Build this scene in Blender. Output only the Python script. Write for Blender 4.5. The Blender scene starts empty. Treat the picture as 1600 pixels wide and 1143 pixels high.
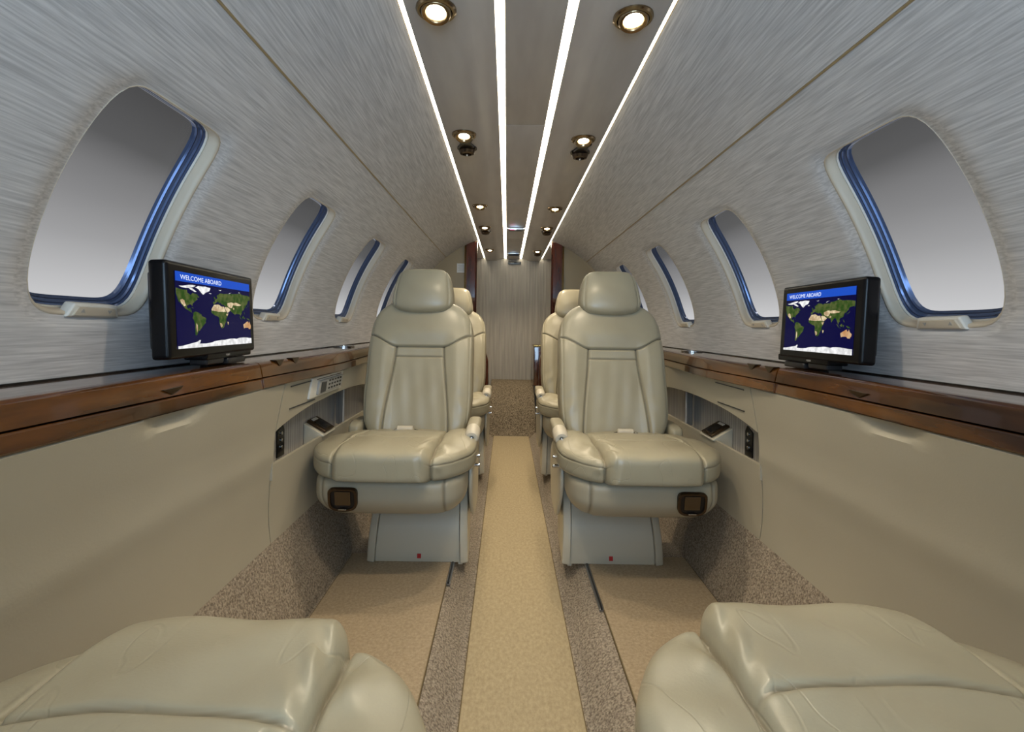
import bpy, bmesh, math
import numpy as np
from mathutils import Vector, Matrix

# ------------------------------------------------------------------ camera, world, lights
sc = bpy.context.scene
COL = sc.collection
PI = math.pi
CAMX, CAMZ, FPX = -0.045, 0.76, 760.0

cam_d = bpy.data.cameras.new('camera')
cam = bpy.data.objects.new('camera', cam_d)
COL.objects.link(cam)
cam_d.sensor_width = 36.0
cam_d.lens = 36.0 * FPX / 1600.0
cam_d.shift_x = 0.005
cam_d.shift_y = -62.5 / 1600.0
cam_d.clip_start = 0.02
ROLL = math.radians(0.8)
cam.matrix_world = Matrix.Translation((CAMX, 0, CAMZ)) @ Matrix.Rotation(-ROLL, 4, 'Y') @ Matrix.Rotation(PI / 2, 4, 'X')
sc.camera = cam

sc.view_settings.view_transform = 'Standard'
sc.view_settings.look = 'None'
sc.view_settings.gamma = 1.0
sc.view_settings.use_curve_mapping = False
sc.view_settings.exposure = 0.3

# overcast sky outside the windows: bright near the horizon, darker grey overhead
w = bpy.data.worlds.new('sky')
sc.world = w
w.use_nodes = True
nt = w.node_tree
nt.nodes.clear()
tc = nt.nodes.new('ShaderNodeTexCoord')
sx = nt.nodes.new('ShaderNodeSeparateXYZ')
nt.links.new(tc.outputs['Generated'], sx.inputs[0])
ab = nt.nodes.new('ShaderNodeMath'); ab.operation = 'ABSOLUTE'
nt.links.new(sx.outputs['X'], ab.inputs[0])
ad = nt.nodes.new('ShaderNodeMath'); ad.operation = 'ADD'; ad.inputs[1].default_value = 0.001
nt.links.new(ab.outputs[0], ad.inputs[0])
dv = nt.nodes.new('ShaderNodeMath'); dv.operation = 'DIVIDE'
nt.links.new(sx.outputs['Z'], dv.inputs[0]); nt.links.new(ad.outputs[0], dv.inputs[1])
rp = nt.nodes.new('ShaderNodeValToRGB')
nt.links.new(dv.outputs[0], rp.inputs[0])
els = rp.color_ramp.elements
els[0].position = 0.0; els[0].color = (.54, .545, .555, 1)
els[1].position = 1.0; els[1].color = (.06, .06, .065, 1)
for p, c in ((.10, .41), (.20, .28), (.30, .20), (.38, .155), (.46, .085), (.62, .06)):
    e = els.new(p); e.color = (c, c, c * 1.02, 1)
bg = nt.nodes.new('ShaderNodeBackground')
nt.links.new(rp.outputs[0], bg.inputs[0])
bg.inputs[1].default_value = 1.0
wo = nt.nodes.new('ShaderNodeOutputWorld')
nt.links.new(bg.outputs[0], wo.inputs[0])


def area_light(name, loc, rot, sx_, sy_, power, color):
    d = bpy.data.lights.new(name, 'AREA')
    d.shape = 'RECTANGLE'; d.size = sx_; d.size_y = sy_
    d.energy = power; d.color = color
    o = bpy.data.objects.new(name, d); COL.objects.link(o)
    o.location = loc; o.rotation_euler = rot
    return o

# added bluish fill light behind the camera, at the open front end
area_light('front_fill', (0, -1.1, .85), (PI / 2, 0, 0), 1.1, .9, 29.0, (.50, .74, 1.0))

# ------------------------------------------------------------------ materials
MATS = {}


def mat(name, col, rough=.5, metal=0.0, emit=None, estr=0.0, coat=0.0, spec=.5):
    m = bpy.data.materials.new(name); m.use_nodes = True
    b = m.node_tree.nodes['Principled BSDF']
    b.inputs['Base Color'].default_value = (*col, 1)
    b.inputs['Roughness'].default_value = rough
    b.inputs['Metallic'].default_value = metal
    b.inputs['Specular IOR Level'].default_value = spec
    b.inputs['Coat Weight'].default_value = coat
    b.inputs['Coat Roughness'].default_value = .05
    if emit:
        b.inputs['Emission Color'].default_value = (*emit, 1)
        b.inputs['Emission Strength'].default_value = estr
    MATS[name] = m
    return m


def noise_mat(m, c1, c2, scale, stretch=(1, 1, 1), detail=4, bump=0.0, bdist=.002, lo=.35, hi=.65,
              rot=(0, 0, 0), bscale=None, bstretch=None, kind='noise', rough_n=.5):
    """mix two colours by stretched noise, and bump from a second noise"""
    t = m.node_tree; N = t.nodes; L = t.links
    b = N['Principled BSDF']
    tcn = N.new('ShaderNodeTexCoord')

    def noise(sc_, st, dt):
        mp = N.new('ShaderNodeMapping'); mp.inputs['Scale'].default_value = st; mp.inputs['Rotation'].default_value = rot
        L.new(tcn.outputs['Object'], mp.inputs[0])
        n = N.new('ShaderNodeTexNoise'); n.inputs['Scale'].default_value = sc_; n.inputs['Detail'].default_value = dt
        n.inputs['Roughness'].default_value = rough_n
        L.new(mp.outputs[0], n.inputs['Vector'])
        return n
    n = noise(scale, stretch, detail)
    r = N.new('ShaderNodeValToRGB')
    r.color_ramp.elements[0].position = lo; r.color_ramp.elements[0].color = (*c1, 1)
    r.color_ramp.elements[1].position = hi; r.color_ramp.elements[1].color = (*c2, 1)
    L.new(n.outputs[0], r.inputs[0]); L.new(r.outputs[0], b.inputs['Base Color'])
    if bump:
        n2 = noise(bscale or scale, bstretch or stretch, 3)
        bp = N.new('ShaderNodeBump'); bp.inputs['Strength'].default_value = bump; bp.inputs['Distance'].default_value = bdist
        L.new(n2.outputs[0], bp.inputs['Height']); L.new(bp.outputs[0], b.inputs['Normal'])
    return m


M_fabric = noise_mat(mat('wall_fabric', (.4, .4, .4), .75, spec=.25), (.46, .465, .48), (.71, .71, .72), 330, (1, .035, 1), 3,
                     bump=.25, bdist=.0008, lo=.30, hi=.70)
M_leather = noise_mat(mat('cream_leather', (.5, .45, .33), .30, spec=.5), (.335, .305, .22), (.38, .35, .255), 5, (1, 1, 1), 3,
                      bump=.14, bdist=.0010, bscale=330, bstretch=(1, 1, 1))
M_crease = noise_mat(mat('creased_leather', (.5, .45, .33), .29, spec=.5), (.335, .305, .22), (.39, .36, .262), 5, (1, 1, 1), 3)
M_panel = noise_mat(mat('panel_leather', (.4, .36, .27), .5, spec=.35), (.41, .38, .30), (.44, .41, .325), 3, (1, 1, 1), 2,
                    bump=.15, bdist=.001, bscale=260)
M_seam = mat('stitched_seam', (.20, .17, .11), .6)
M_plastic = mat('cream_plastic', (.56, .52, .43), .35)
M_shell = mat('seat_shell_plastic', (.52, .49, .40), .28)
M_white = mat('white_plastic', (.68, .67, .62), .4)
M_grey = mat('grey_plastic', (.35, .35, .34), .45)
M_wood = noise_mat(mat('glossy_walnut', (.1, .03, .01), .2, coat=.9, spec=.4), (.028, .009, .002), (.150, .054, .007), 7, (1.4, .5, 3.2), 5,
                   lo=.36, hi=.66)
M_mahog = noise_mat(mat('dark_mahogany', (.06, .01, .006), .12, coat=1.0), (.035, .006, .004), (.10, .022, .010), 9, (4, 4, .5), 4)
M_black = mat('black_plastic', (.006, .006, .007), .22)
M_dark = mat('dark_satin', (.02, .02, .022), .3)
M_chrome = mat('chrome', (.6, .6, .6), .12, 1.0)
M_bronze = mat('dark_bronze', (.10, .07, .045), .22, .9)
M_ring = mat('brushed_bronze_ring', (.30, .22, .13), .2, 1.0)
M_amber = mat('amber_wood_insert', (.06, .032, .010), .2, coat=.8)
M_steel = mat('steel_rail', (.35, .36, .38), .35, .8)
M_ceil = noise_mat(mat('ceiling_panel', (.3, .28, .26), .30, spec=.55), (.47, .44, .42), (.52, .49, .465), 30, (1, .2, 1), 2)
M_khaki = mat('bulkhead_laminate', (.33, .25, .13), .35, coat=.05)
M_mottle = noise_mat(mat('mottled_carpet', (.2, .16, .12), .95, spec=.1), (.18, .15, .12), (.47, .405, .325), 190, (1, 1, 1), 4,
                     bump=.9, bdist=.006, lo=.36, hi=.62, bscale=160, rough_n=.62)
M_rear = noise_mat(mat('ramp_carpet', (.2, .16, .12), .95, spec=.1), (.085, .066, .045), (.32, .265, .19), 150, (1, 1, 1), 3,
                   bump=.8, bdist=.005, lo=.36, hi=.62)
M_mat = noise_mat(mat('tan_mat_carpet', (.4, .3, .2), .95, spec=.1), (.31, .245, .165), (.49, .395, .275), 130, (1, 1, 1), 5,
                  bump=.5, bdist=.003, lo=.3, hi=.7, rough_n=.7)
M_runner = noise_mat(mat('runner_carpet', (.5, .4, .25), .95, spec=.1), (.35, .285, .18), (.50, .415, .27), 120, (1, .6, 1), 5,
                     bump=.45, bdist=.003, lo=.3, hi=.7, rough_n=.7)
M_edge = mat('bound_carpet_edge', (.16, .12, .06), .9)
M_reveal = mat('blue_acrylic_edge', (.08, .12, .24), .15, .4)
M_reveal2 = mat('dark_blue_gasket', (.02, .03, .07), .3)
M_red = mat('red_tag', (.45, .02, .02), .5)
M_lamp = mat('lamp_glow', (1, .9, .7), .4, emit=(1.0, .86, .62), estr=22)
M_strip = mat('strip_glow', (1, 1, .9), .4, emit=(1.0, .91, .72), estr=9.0)
M_beige = mat('pale_housing', (.56, .50, .40), .4)
M_label = mat('white_card', (.62, .62, .60), .5)

# pinstriped cloth (recess backs, rear curtain): narrow vertical stripes


def stripe_mat(name, c1, c2, axis, freq, rough=.8):
    m = mat(name, c1, rough, spec=.2)
    t = m.node_tree; N = t.nodes; L = t.links
    tcn = N.new('ShaderNodeTexCoord'); s = N.new('ShaderNodeSeparateXYZ'); L.new(tcn.outputs['Object'], s.inputs[0])
    n = N.new('ShaderNodeTexNoise'); n.inputs['Scale'].default_value = 60
    mp = N.new('ShaderNodeMapping'); mp.inputs['Scale'].default_value = (1, 1, .05); L.new(tcn.outputs['Object'], mp.inputs[0]); L.new(mp.outputs[0], n.inputs['Vector'])
    a = N.new('ShaderNodeMath'); a.operation = 'MULTIPLY'; a.inputs[1].default_value = freq; L.new(s.outputs[axis], a.inputs[0])
    si = N.new('ShaderNodeMath'); si.operation = 'SINE'; L.new(a.outputs[0], si.inputs[0])
    m2 = N.new('ShaderNodeMath'); m2.operation = 'MULTIPLY_ADD'; m2.inputs[1].default_value = .22; L.new(si.outputs[0], m2.inputs[0]); L.new(n.outputs[0], m2.inputs[2])
    r = N.new('ShaderNodeValToRGB'); r.color_ramp.elements[0].position = .3; r.color_ramp.elements[0].color = (*c1, 1)
    r.color_ramp.elements[1].position = .7; r.color_ramp.elements[1].color = (*c2, 1)
    L.new(m2.outputs[0], r.inputs[0]); L.new(r.outputs[0], m.node_tree.nodes['Principled BSDF'].inputs['Base Color'])
    return m


M_stripe = stripe_mat('pinstripe_recess_cloth', (.30, .285, .27), (.44, .42, .385), 'Y', 420)
M_curtain = stripe_mat('pinstripe_curtain', (.34, .32, .285), (.50, .47, .42), 'X', 520)

# cabin window pane: clear acrylic with a faint gloss
M_pane = bpy.data.materials.new('window_acrylic'); M_pane.use_nodes = True
t = M_pane.node_tree; t.nodes.clear()
o_ = t.nodes.new('ShaderNodeOutputMaterial'); mx = t.nodes.new('ShaderNodeMixShader'); mx.inputs[0].default_value = .012
tr = t.nodes.new('ShaderNodeBsdfTransparent'); gl = t.nodes.new('ShaderNodeBsdfGlossy'); gl.inputs['Roughness'].default_value = .02
t.links.new(tr.outputs[0], mx.inputs[1]); t.links.new(gl.outputs[0], mx.inputs[2]); t.links.new(mx.outputs[0], o_.inputs[0])

# creased leather: bump from voronoi wrinkles + grain
t = M_crease.node_tree; b = t.nodes['Principled BSDF']
tcn = t.nodes.new('ShaderNodeTexCoord')
nz = t.nodes.new('ShaderNodeTexNoise'); nz.inputs['Scale'].default_value = 9; t.links.new(tcn.outputs['Object'], nz.inputs['Vector'])
mxv = t.nodes.new('ShaderNodeMix'); mxv.data_type = 'VECTOR'; mxv.inputs[0].default_value = .12
t.links.new(tcn.outputs['Object'], mxv.inputs[4]); t.links.new(nz.outputs['Color'], mxv.inputs[5])
mpv = t.nodes.new('ShaderNodeMapping'); mpv.inputs['Rotation'].default_value = (0.2, 0, .5); mpv.inputs['Scale'].default_value = (1.6, .6, 1)
t.links.new(tcn.outputs['Object'], mpv.inputs[0])
vo = t.nodes.new('ShaderNodeTexNoise'); vo.inputs['Scale'].default_value = 7; vo.inputs['Detail'].default_value = 1.5; vo.inputs['Distortion'].default_value = .1
t.links.new(mpv.outputs[0], vo.inputs['Vector'])
sb = t.nodes.new('ShaderNodeMath'); sb.operation = 'PINGPONG'; sb.inputs[1].default_value = .09
t.links.new(vo.outputs[0], sb.inputs[0])
rr = t.nodes.new('ShaderNodeMapRange'); rr.inputs[1].default_value = 0.0; rr.inputs[2].default_value = .009; rr.interpolation_type = 'SMOOTHSTEP'
t.links.new(sb.outputs[0], rr.inputs[0])
b1 = t.nodes.new('ShaderNodeBump'); b1.inputs['Strength'].default_value = .42; b1.inputs['Distance'].default_value = .0010
t.links.new(rr.outputs[0], b1.inputs['Height'])
n3 = t.nodes.new('ShaderNodeTexNoise'); n3.inputs['Scale'].default_value = 300; t.links.new(tcn.outputs['Object'], n3.inputs['Vector'])
b2 = t.nodes.new('ShaderNodeBump'); b2.inputs['Strength'].default_value = .14; b2.inputs['Distance'].default_value = .0010
t.links.new(n3.outputs[0], b2.inputs['Height']); t.links.new(b1.outputs[0], b2.inputs['Normal']); t.links.new(b2.outputs[0], b.inputs['Normal'])

def seam_tint(m):
    """darker colour along the seam lines where a mesh carries the 'seam' attribute"""
    t = m.node_tree; b = t.nodes['Principled BSDF']
    src = b.inputs['Base Color'].links[0].from_socket if b.inputs['Base Color'].links else None
    a = t.nodes.new('ShaderNodeAttribute'); a.attribute_name = 'seam'
    mx = t.nodes.new('ShaderNodeMix'); mx.data_type = 'RGBA'
    mx.inputs[6].default_value = b.inputs['Base Color'].default_value
    if src: t.links.new(src, mx.inputs[6])
    mx.inputs[7].default_value = (.12, .10, .065, 1)
    t.links.new(a.outputs['Fac'], mx.inputs[0]); t.links.new(mx.outputs[2], b.inputs['Base Color'])


# ------------------------------------------------------------------ helpers


def link(name, me, m=None, parent=None, smooth=False):
    o = bpy.data.objects.new(name, me); COL.objects.link(o)
    if m and not me.materials: me.materials.append(m)
    if parent: o.parent = parent
    if smooth:
        me.polygons.foreach_set('use_smooth', [True] * len(me.polygons))
    return o


def empty(name, loc=(0, 0, 0), rz=0):
    o = bpy.data.objects.new(name, None); COL.objects.link(o)
    o.location = loc; o.rotation_euler = (0, 0, rz); o.empty_display_size = .05
    return o


def tag(o, label=None, cat=None, group=None, kind=None):
    for k, v in (('label', label), ('category', cat), ('group', group), ('kind', kind)):
        if v: o[k] = v
    return o


def copy_tree(o, parent=None):
    c = o.copy(); COL.objects.link(c)
    if parent: c.parent = parent
    for ch in [x for x in KIDS.get(o.name, [])]:
        copy_tree(ch, c)
    return c


KIDS = {}


def index_kids():
    KIDS.clear()
    for o in bpy.data.objects:
        if o.parent: KIDS.setdefault(o.parent.name, []).append(o)


class MB:
    """collects shapes into ONE mesh"""
    def __init__(s): s.v = []; s.f = []

    def add(s, vs, fs):
        n = len(s.v); s.v += [tuple(v) for v in vs]; s.f += [tuple(i + n for i in f) for f in fs]; return s

    def box(s, c, d, R=None):
        vs = [Vector(((i - .5) * d[0], (j - .5) * d[1], (k - .5) * d[2])) for i in (0, 1) for j in (0, 1) for k in (0, 1)]
        if R: vs = [R @ v for v in vs]
        vs = [v + Vector(c) for v in vs]
        return s.add(vs, [(0, 1, 3, 2), (4, 6, 7, 5), (0, 4, 5, 1), (2, 3, 7, 6), (0, 2, 6, 4), (1, 5, 7, 3)])

    def lathe(s, prof, c=(0, 0, 0), R=None, n=40, cap0=True, cap1=True):
        """prof: (r, z) pairs"""
        vs = []; fs = []
        for r, z in prof:
            for k in range(n):
                a = 2 * PI * k / n
                v = Vector((r * math.cos(a), r * math.sin(a), z))
                if R: v = R @ v
                vs.append(v + Vector(c))
        for i in range(len(prof) - 1):
            for k in range(n):
                k2 = (k + 1) % n
                fs.append((i * n + k, i * n + k2, (i + 1) * n + k2, (i + 1) * n + k))
        if cap0: fs.append(tuple(range(n))[::-1])
        if cap1: fs.append(tuple((len(prof) - 1) * n + k for k in range(n)))
        return s.add(vs, fs)

    def prism(s, pts, fn, d0, d1):
        """pts: 2-D outline; fn(u, v, d) -> point"""
        n = len(pts)
        vs = [fn(u, v, d0) for u, v in pts] + [fn(u, v, d1) for u, v in pts]
        fs = [tuple(range(n))[::-1], tuple(range(n, 2 * n))] + [(i, (i + 1) % n, n + (i + 1) % n, n + i) for i in range(n)]
        return s.add(vs, fs)

    def loft(s, rings, closed=True, caps=True):
        n = len(rings[0]); vs = [p for r in rings for p in r]; fs = []
        for i in range(len(rings) - 1):
            for k in range(n if closed else n - 1):
                k2 = (k + 1) % n
                fs.append((i * n + k, i * n + k2, (i + 1) * n + k2, (i + 1) * n + k))
        if caps and closed:
            fs.append(tuple(range(n))[::-1]); fs.append(tuple((len(rings) - 1) * n + k for k in range(n)))
        return s.add(vs, fs)

    def tube(s, path, r, n=10):
        rings = []
        P = [Vector(p) for p in path]
        for i, p in enumerate(P):
            d = (P[min(i + 1, len(P) - 1)] - P[max(i - 1, 0)]).normalized()
            a = d.orthogonal().normalized() if i == 0 else (rings_a - d * rings_a.dot(d)).normalized()
            rings_a = a
            bb = d.cross(a)
            rings.append([p + a * (r * math.cos(2 * PI * k / n)) + bb * (r * math.sin(2 * PI * k / n)) for k in range(n)])
        return s.loft(rings)

    def build(s, name, m, parent=None, bevel=0, seg=3, smooth=True, angle=35):
        me = bpy.data.meshes.new(name)
        me.from_pydata([tuple(v) for v in s.v], [], s.f)
        bm = bmesh.new(); bm.from_mesh(me)
        bmesh.ops.recalc_face_normals(bm, faces=bm.faces)
        if bevel:
            es = [e for e in bm.edges if len(e.link_faces) == 2 and e.calc_face_angle(0) > math.radians(angle)]
            bmesh.ops.bevel(bm, geom=es, offset=bevel, segments=seg, profile=.6, affect='EDGES', clamp_overlap=True)
        if smooth:
            for f in bm.faces: f.smooth = True
            for e in bm.edges:
                if len(e.link_faces) == 2 and e.calc_face_angle(0) > math.radians(angle): e.smooth = False
        bm.to_mesh(me); bm.free()
        return link(name, me, m, parent)


def lattice(nx, ny, nz):
    idx = {}; pts = []; faces = []

    def vid(i, j, k):
        key = (i, j, k)
        if key not in idx:
            idx[key] = len(pts); pts.append((2 * i / nx - 1, 2 * j / ny - 1, 2 * k / nz - 1))
        return idx[key]
    for i in range(nx):
        for j in range(ny):
            faces.append((vid(i, j, 0), vid(i, j + 1, 0), vid(i + 1, j + 1, 0), vid(i + 1, j, 0)))
            faces.append((vid(i, j, nz), vid(i + 1, j, nz), vid(i + 1, j + 1, nz), vid(i, j + 1, nz)))
    for i in range(nx):
        for k in range(nz):
            faces.append((vid(i, 0, k), vid(i + 1, 0, k), vid(i + 1, 0, k + 1), vid(i, 0, k + 1)))
            faces.append((vid(i, ny, k), vid(i, ny, k + 1), vid(i + 1, ny, k + 1), vid(i + 1, ny, k)))
    for j in range(ny):
        for k in range(nz):
            faces.append((vid(0, j, k), vid(0, j, k + 1), vid(0, j + 1, k + 1), vid(0, j + 1, k)))
            faces.append((vid(nx, j, k), vid(nx, j + 1, k), vid(nx, j + 1, k + 1), vid(nx, j, k + 1)))
    return np.array(pts), faces


def soft(name, n3, half, exps, deform, m, parent, flip=False):
    """rounded cushion: a cube lattice pushed to a rounded box, then deformed. exps = roundness (higher = squarer)"""
    abc, faces = lattice(*n3)
    e = exps
    r = (np.abs(abc) ** e).sum(1) ** (1 / e)
    q = abc / r[:, None]
    P = q * np.array(half)
    P = deform(P, q)
    mask = None
    if isinstance(P, tuple): P, mask = P
    if flip:
        P = P * np.array((-1, 1, 1)); faces = [f[::-1] for f in faces]
    me = bpy.data.meshes.new(name)
    me.from_pydata(P.tolist(), [], faces)
    if mask is not None:
        at = me.attributes.new('seam', 'FLOAT', 'POINT'); at.data.foreach_set('value', np.clip(mask, 0, 1).astype(np.float32))
    return link(name, me, m, parent, smooth=True)


def g(x, s): return np.exp(-(x / s) ** 2)


def sstep(x, a, b_):
    t_ = np.clip((x - a) / (b_ - a), 0, 1); return t_ * t_ * (3 - 2 * t_)


def cin(x, xs, ys):
    """smooth interpolation"""
    xs = np.array(xs, float); ys = np.array(ys, float)
    m_ = np.gradient(ys, xs); x = np.clip(x, xs[0], xs[-1])
    i = np.clip(np.searchsorted(xs, x) - 1, 0, len(xs) - 2)
    h = xs[i + 1] - xs[i]; t_ = (x - xs[i]) / h
    return ((2 * t_**3 - 3 * t_**2 + 1) * ys[i] + (t_**3 - 2 * t_**2 + t_) * h * m_[i] + (-2 * t_**3 + 3 * t_**2) * ys[i + 1] + (t_**3 - t_**2) * h * m_[i + 1])


# ------------------------------------------------------------------ cabin shell
RC, ZC, R0 = 0.64, 0.64, 0.74        # hull section: circle of radius R0 about z = ZC
Y0, YB, YE = -0.75, 3.29, 4.17       # open front, bulkhead, rear wall
A_LEDGE, A_SEAM, A_TOP = math.radians(2.0), math.radians(49.3), math.radians(70.3)


def seam_a(side): return math.radians(51.3 if side < 0 else 49.0)


def hull(side, a, y, off=0.0):
    return (side * (R0 + off) * math.cos(a), y, ZC + (R0 + off) * math.sin(a))


WINS = {-1: [.808, 1.42, 2.045, 2.66], 1: [.872, 1.495, 2.12, 2.745]}
WIN_A = math.radians(24.3)
HW, HA = .120, math.radians(14.5)      # hole half width (m), half angle


def hole_pt(yc, phi, grow=0.0, gu=None):
    gu = grow if gu is None else gu
    """outline of a window opening, grow in metres outward; slightly wider at the foot"""
    c, s = math.cos(phi), math.sin(phi)
    n = 6.0 if s < 0 else 8.0
    r = (abs(c) ** n + abs(s) ** n) ** (-1 / n)
    u, v = r * c, r * s
    return yc + u * (HW * (1.0 + .07 * (1 - v * v)) + gu), WIN_A + v * (HA + grow / R0)


def build_wall(side, name, label):
    root = tag(empty(name), label, 'wall', kind='structure')
    A_SEAM = seam_a(side)
    WIN_C = WINS[side]
    # upper liner, seam to light strip
    ys = np.linspace(Y0, YB, 60)
    m_ = MB()
    aa = np.linspace(A_SEAM + .0035, A_TOP, 16)
    rings = [[hull(side, a, y) for a in aa] for y in ys]
    m_.loft(rings, closed=False)
    m_.build('upper_liner', M_fabric, root)
    # seam between liners: a pale welt
    MB().loft([[hull(side, A_SEAM - .003, y, .004), hull(side, A_SEAM - .0015, y, -.002), hull(side, A_SEAM + .0025, y, -.002), hull(side, A_SEAM + .004, y, .004)] for y in ys], closed=False).build('seam_welt', M_khaki, root)
    # window liner with openings
    m_ = MB()
    edges = [Y0] + [WIN_C[0] - .305] + [(WIN_C[i] + WIN_C[i + 1]) / 2 for i in range(3)] + [WIN_C[3] + .305, YB]
    a0, a1 = A_LEDGE - .05, A_SEAM - .003

    def patch(ya, yb):
        yy = np.linspace(ya, yb, max(2, int((yb - ya) / .05) + 1)); al = np.linspace(a0, a1, 40)
        m_.loft([[hull(side, a, y) for a in al] for y in yy], closed=False)
    patch(edges[0], edges[1])
    for ci, c in enumerate(WIN_C):
        K = 96
        ring_pts = []
        ya, yb = edges[ci + 1], edges[ci + 2]
        rings = []
        # phis where the rays hit rectangle corners are included
        base = []
        for k in range(K):
            phi = 2 * PI * (k + .5) / K
            base.append(phi)
        cor = [math.atan2(a - WIN_A, y - c) for y, a in ((yb, a1), (ya, a1), (ya, a0), (yb, a0))]
        # move the nearest phi on to each corner, in rect metric
        def rect_hit(phi):
            u, v = math.cos(phi), math.sin(phi)
            # metric: angle scaled to rectangle so that corners are hit
            cands = []
            if u > 1e-9: cands.append((yb - c) / u)
            if u < -1e-9: cands.append((ya - c) / u)
            if v > 1e-9: cands.append((a1 - WIN_A) / v)
            if v < -1e-9: cands.append((a0 - WIN_A) / v)
            tt = min(cands)
            return c + u * tt, WIN_A + v * tt
        phis = sorted([p % (2 * PI) for p in base + cor])
        outer = [rect_hit(p) for p in phis]
        inner = []
        for (yy, a_) in outer:
            # same direction measured from the centre in the (y, arc) plane scaled to the hole
            u = (yy - c) / HW; v = (a_ - WIN_A) / HA
            inner.append(hole_pt(c, math.atan2(v, u), .0))
        ts = [0, .25, .5, .68, .8, .88, .94, .975, 1.0]
        for tt in ts:
            off = .006 * sstep(np.array(tt), .85, 1.0)
            ring = []
            for (yo, ao), (yi, ai) in zip(outer, inner):
                ring.append(hull(side, ao + (ai - ao) * tt, yo + (yi - yo) * tt, float(off)))
            rings.append(ring)
        m_.loft(rings, closed=True, caps=False)
    patch(edges[5], edges[6])
    o = m_.build('window_liner', M_fabric, root, angle=60)
    bm = bmesh.new(); bm.from_mesh(o.data); bmesh.ops.remove_doubles(bm, verts=bm.verts, dist=1e-5)
    bmesh.ops.recalc_face_normals(bm, faces=bm.faces)
    for f in bm.faces: f.smooth = True
    bm.to_mesh(o.data); bm.free()
    return root


wall_l = build_wall(-1, 'wall_left', 'curved left cabin wall in blue grey woven fabric above the ledge')
wall_r = build_wall(1, 'wall_right', 'curved right cabin wall in blue grey woven fabric above the ledge')


def near_k(phi):
    """the reveal runs straight out on the side nearest the front"""
    return .25 + .75 * float(sstep(np.array(math.cos(phi)), -.9, .3))


def top_k(phi): return 1.0 - .5 * float(sstep(np.array(math.sin(phi)), -.2, .8))


def build_window(n, side, c, label):
    root = tag(empty('window_%d' % n, hull(side, WIN_A, c)), label, 'window', kind='structure')
    inv = Vector(root.location)
    K = 96

    def ring(grow, off):
        return [Vector(hull(side, *(lambda p: (p[1], p[0]))(hole_pt(c, 2 * PI * k / K, grow * top_k(2 * PI * k / K), grow * near_k(2 * PI * k / K))), off)) - inv for k in range(K)]
    prof = [(.003, .016), (.0, .006), (-.003, .0055), (-.006, .008), (-.0075, .015), (-.0085, .024), (-.009, .034)]
    m_ = MB().loft([ring(a, b_) for a, b_ in prof], caps=False)
    m_.build('frame', M_beige, root, angle=80)
    MB().loft([ring(a, b_) for a, b_ in ((-.0080, .026), (-.0110, .0255), (-.0115, .030))], caps=False).build('white_lip', M_white, root, angle=80)
    prof = [(-.0110, .029), (-.0140, .032), (-.0155, .0325), (-.0170, .0355), (-.0165, .036), (-.0195, .0385), (-.0210, .039), (-.0225, .0425), (-.0220, .043), (-.0245, .047)]
    o = MB().loft([ring(a, b_) for a, b_ in prof], caps=False).build('reveal', M_reveal, root, angle=20)
    o.data.materials.append(M_reveal2)
    for i, p in enumerate(o.data.polygons):
        if (i // K) % 2 == 1 : p.material_index = 1
    # pane: curved sheet with thickness
    m_ = MB()
    for off in (.048, .052):
        rr_ = [ring(-.017 - .128 * tt, off) for tt in (0,)]
    R_ = []
    for f_ in (1.0, .75, .5, .25, .02):
        R_.append([])
        for k in range(K):
            y_, a_ = hole_pt(c, 2 * PI * k / K, -.0235 * top_k(2 * PI * k / K), -.0235 * near_k(2 * PI * k / K))
            R_[-1].append(Vector(hull(side, WIN_A + (a_ - WIN_A) * f_, c + (y_ - c) * f_, .0465)) - inv)
    m_.loft(R_, caps=False)
    m_.add(R_[-1], [tuple(range(K))])
    m_.build('pane', M_pane, root, angle=80)
    # shade switch on the foot of the frame
    sw = empty('shade_switch', (0, 0, 0)); sw.parent = root
    a_ = WIN_A - HA + .012
    p = Vector(hull(side, a_, c, .008)) - inv
    Rm = Matrix.Rotation(side * -a_, 3, 'Y')
    sw.location = p
    MB().prism([(-.052, -.011), (.052, -.011), (.044, .011), (-.040, .012)], lambda u, v, d: Rm @ Vector((d * side, u, v)), -.007, .012).build('switch_housing', M_white, sw, bevel=.004)
    MB().prism([(-.043, -.008), (.043, -.008), (.037, .006), (-.034, .007)], lambda u, v, d: Rm @ Vector((d * side, u, v)), -.0095, -.004).build('rocker_button', M_beige, sw, bevel=.0015)
    for s_, nm in ((-1, 'up_arrow'), (1, 'down_arrow')):
        tri = [(s_ * .026 - .004, -.0025 * -s_), (s_ * .026 + .004, -.0025 * -s_), (s_ * .026, .0035 * -s_)]
        MB().prism(tri, lambda u, v, d: Rm @ Vector((d * side, u, v)), -.0102, -.009).build(nm, M_grey, sw, smooth=False)
    return root


SIDE_W = {-1: 'left', 1: 'right'}
ORD = ['nearest', 'second', 'third', 'farthest']
n = 1
for side in (-1, 1):
    for k, c in enumerate(WINS[side]):
        build_window(n, side, c, '%s window of the four in the %s cabin wall, cream frame and blue edge' % (ORD[k], SIDE_W[side]))
        n += 1

# hull outside the liner so that light does not leak
MB().loft([[(( R0 + .09) * math.cos(a), y, ZC + (R0 + .09) * math.sin(a)) for a in np.linspace(math.radians(46), math.radians(134), 24)] for y in (Y0, YE + .1)], closed=False).build('trim_1', M_khaki)
tag(bpy.data.objects['trim_1'], 'outer shell above the ceiling panels', None, kind='structure')

# ------------------------------------------------------------------ ceiling
ceil = tag(empty('ceiling'), 'flat ceiling of satin grey panels between the light strips', 'ceiling', kind='structure')
CZ = 1.33


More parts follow.
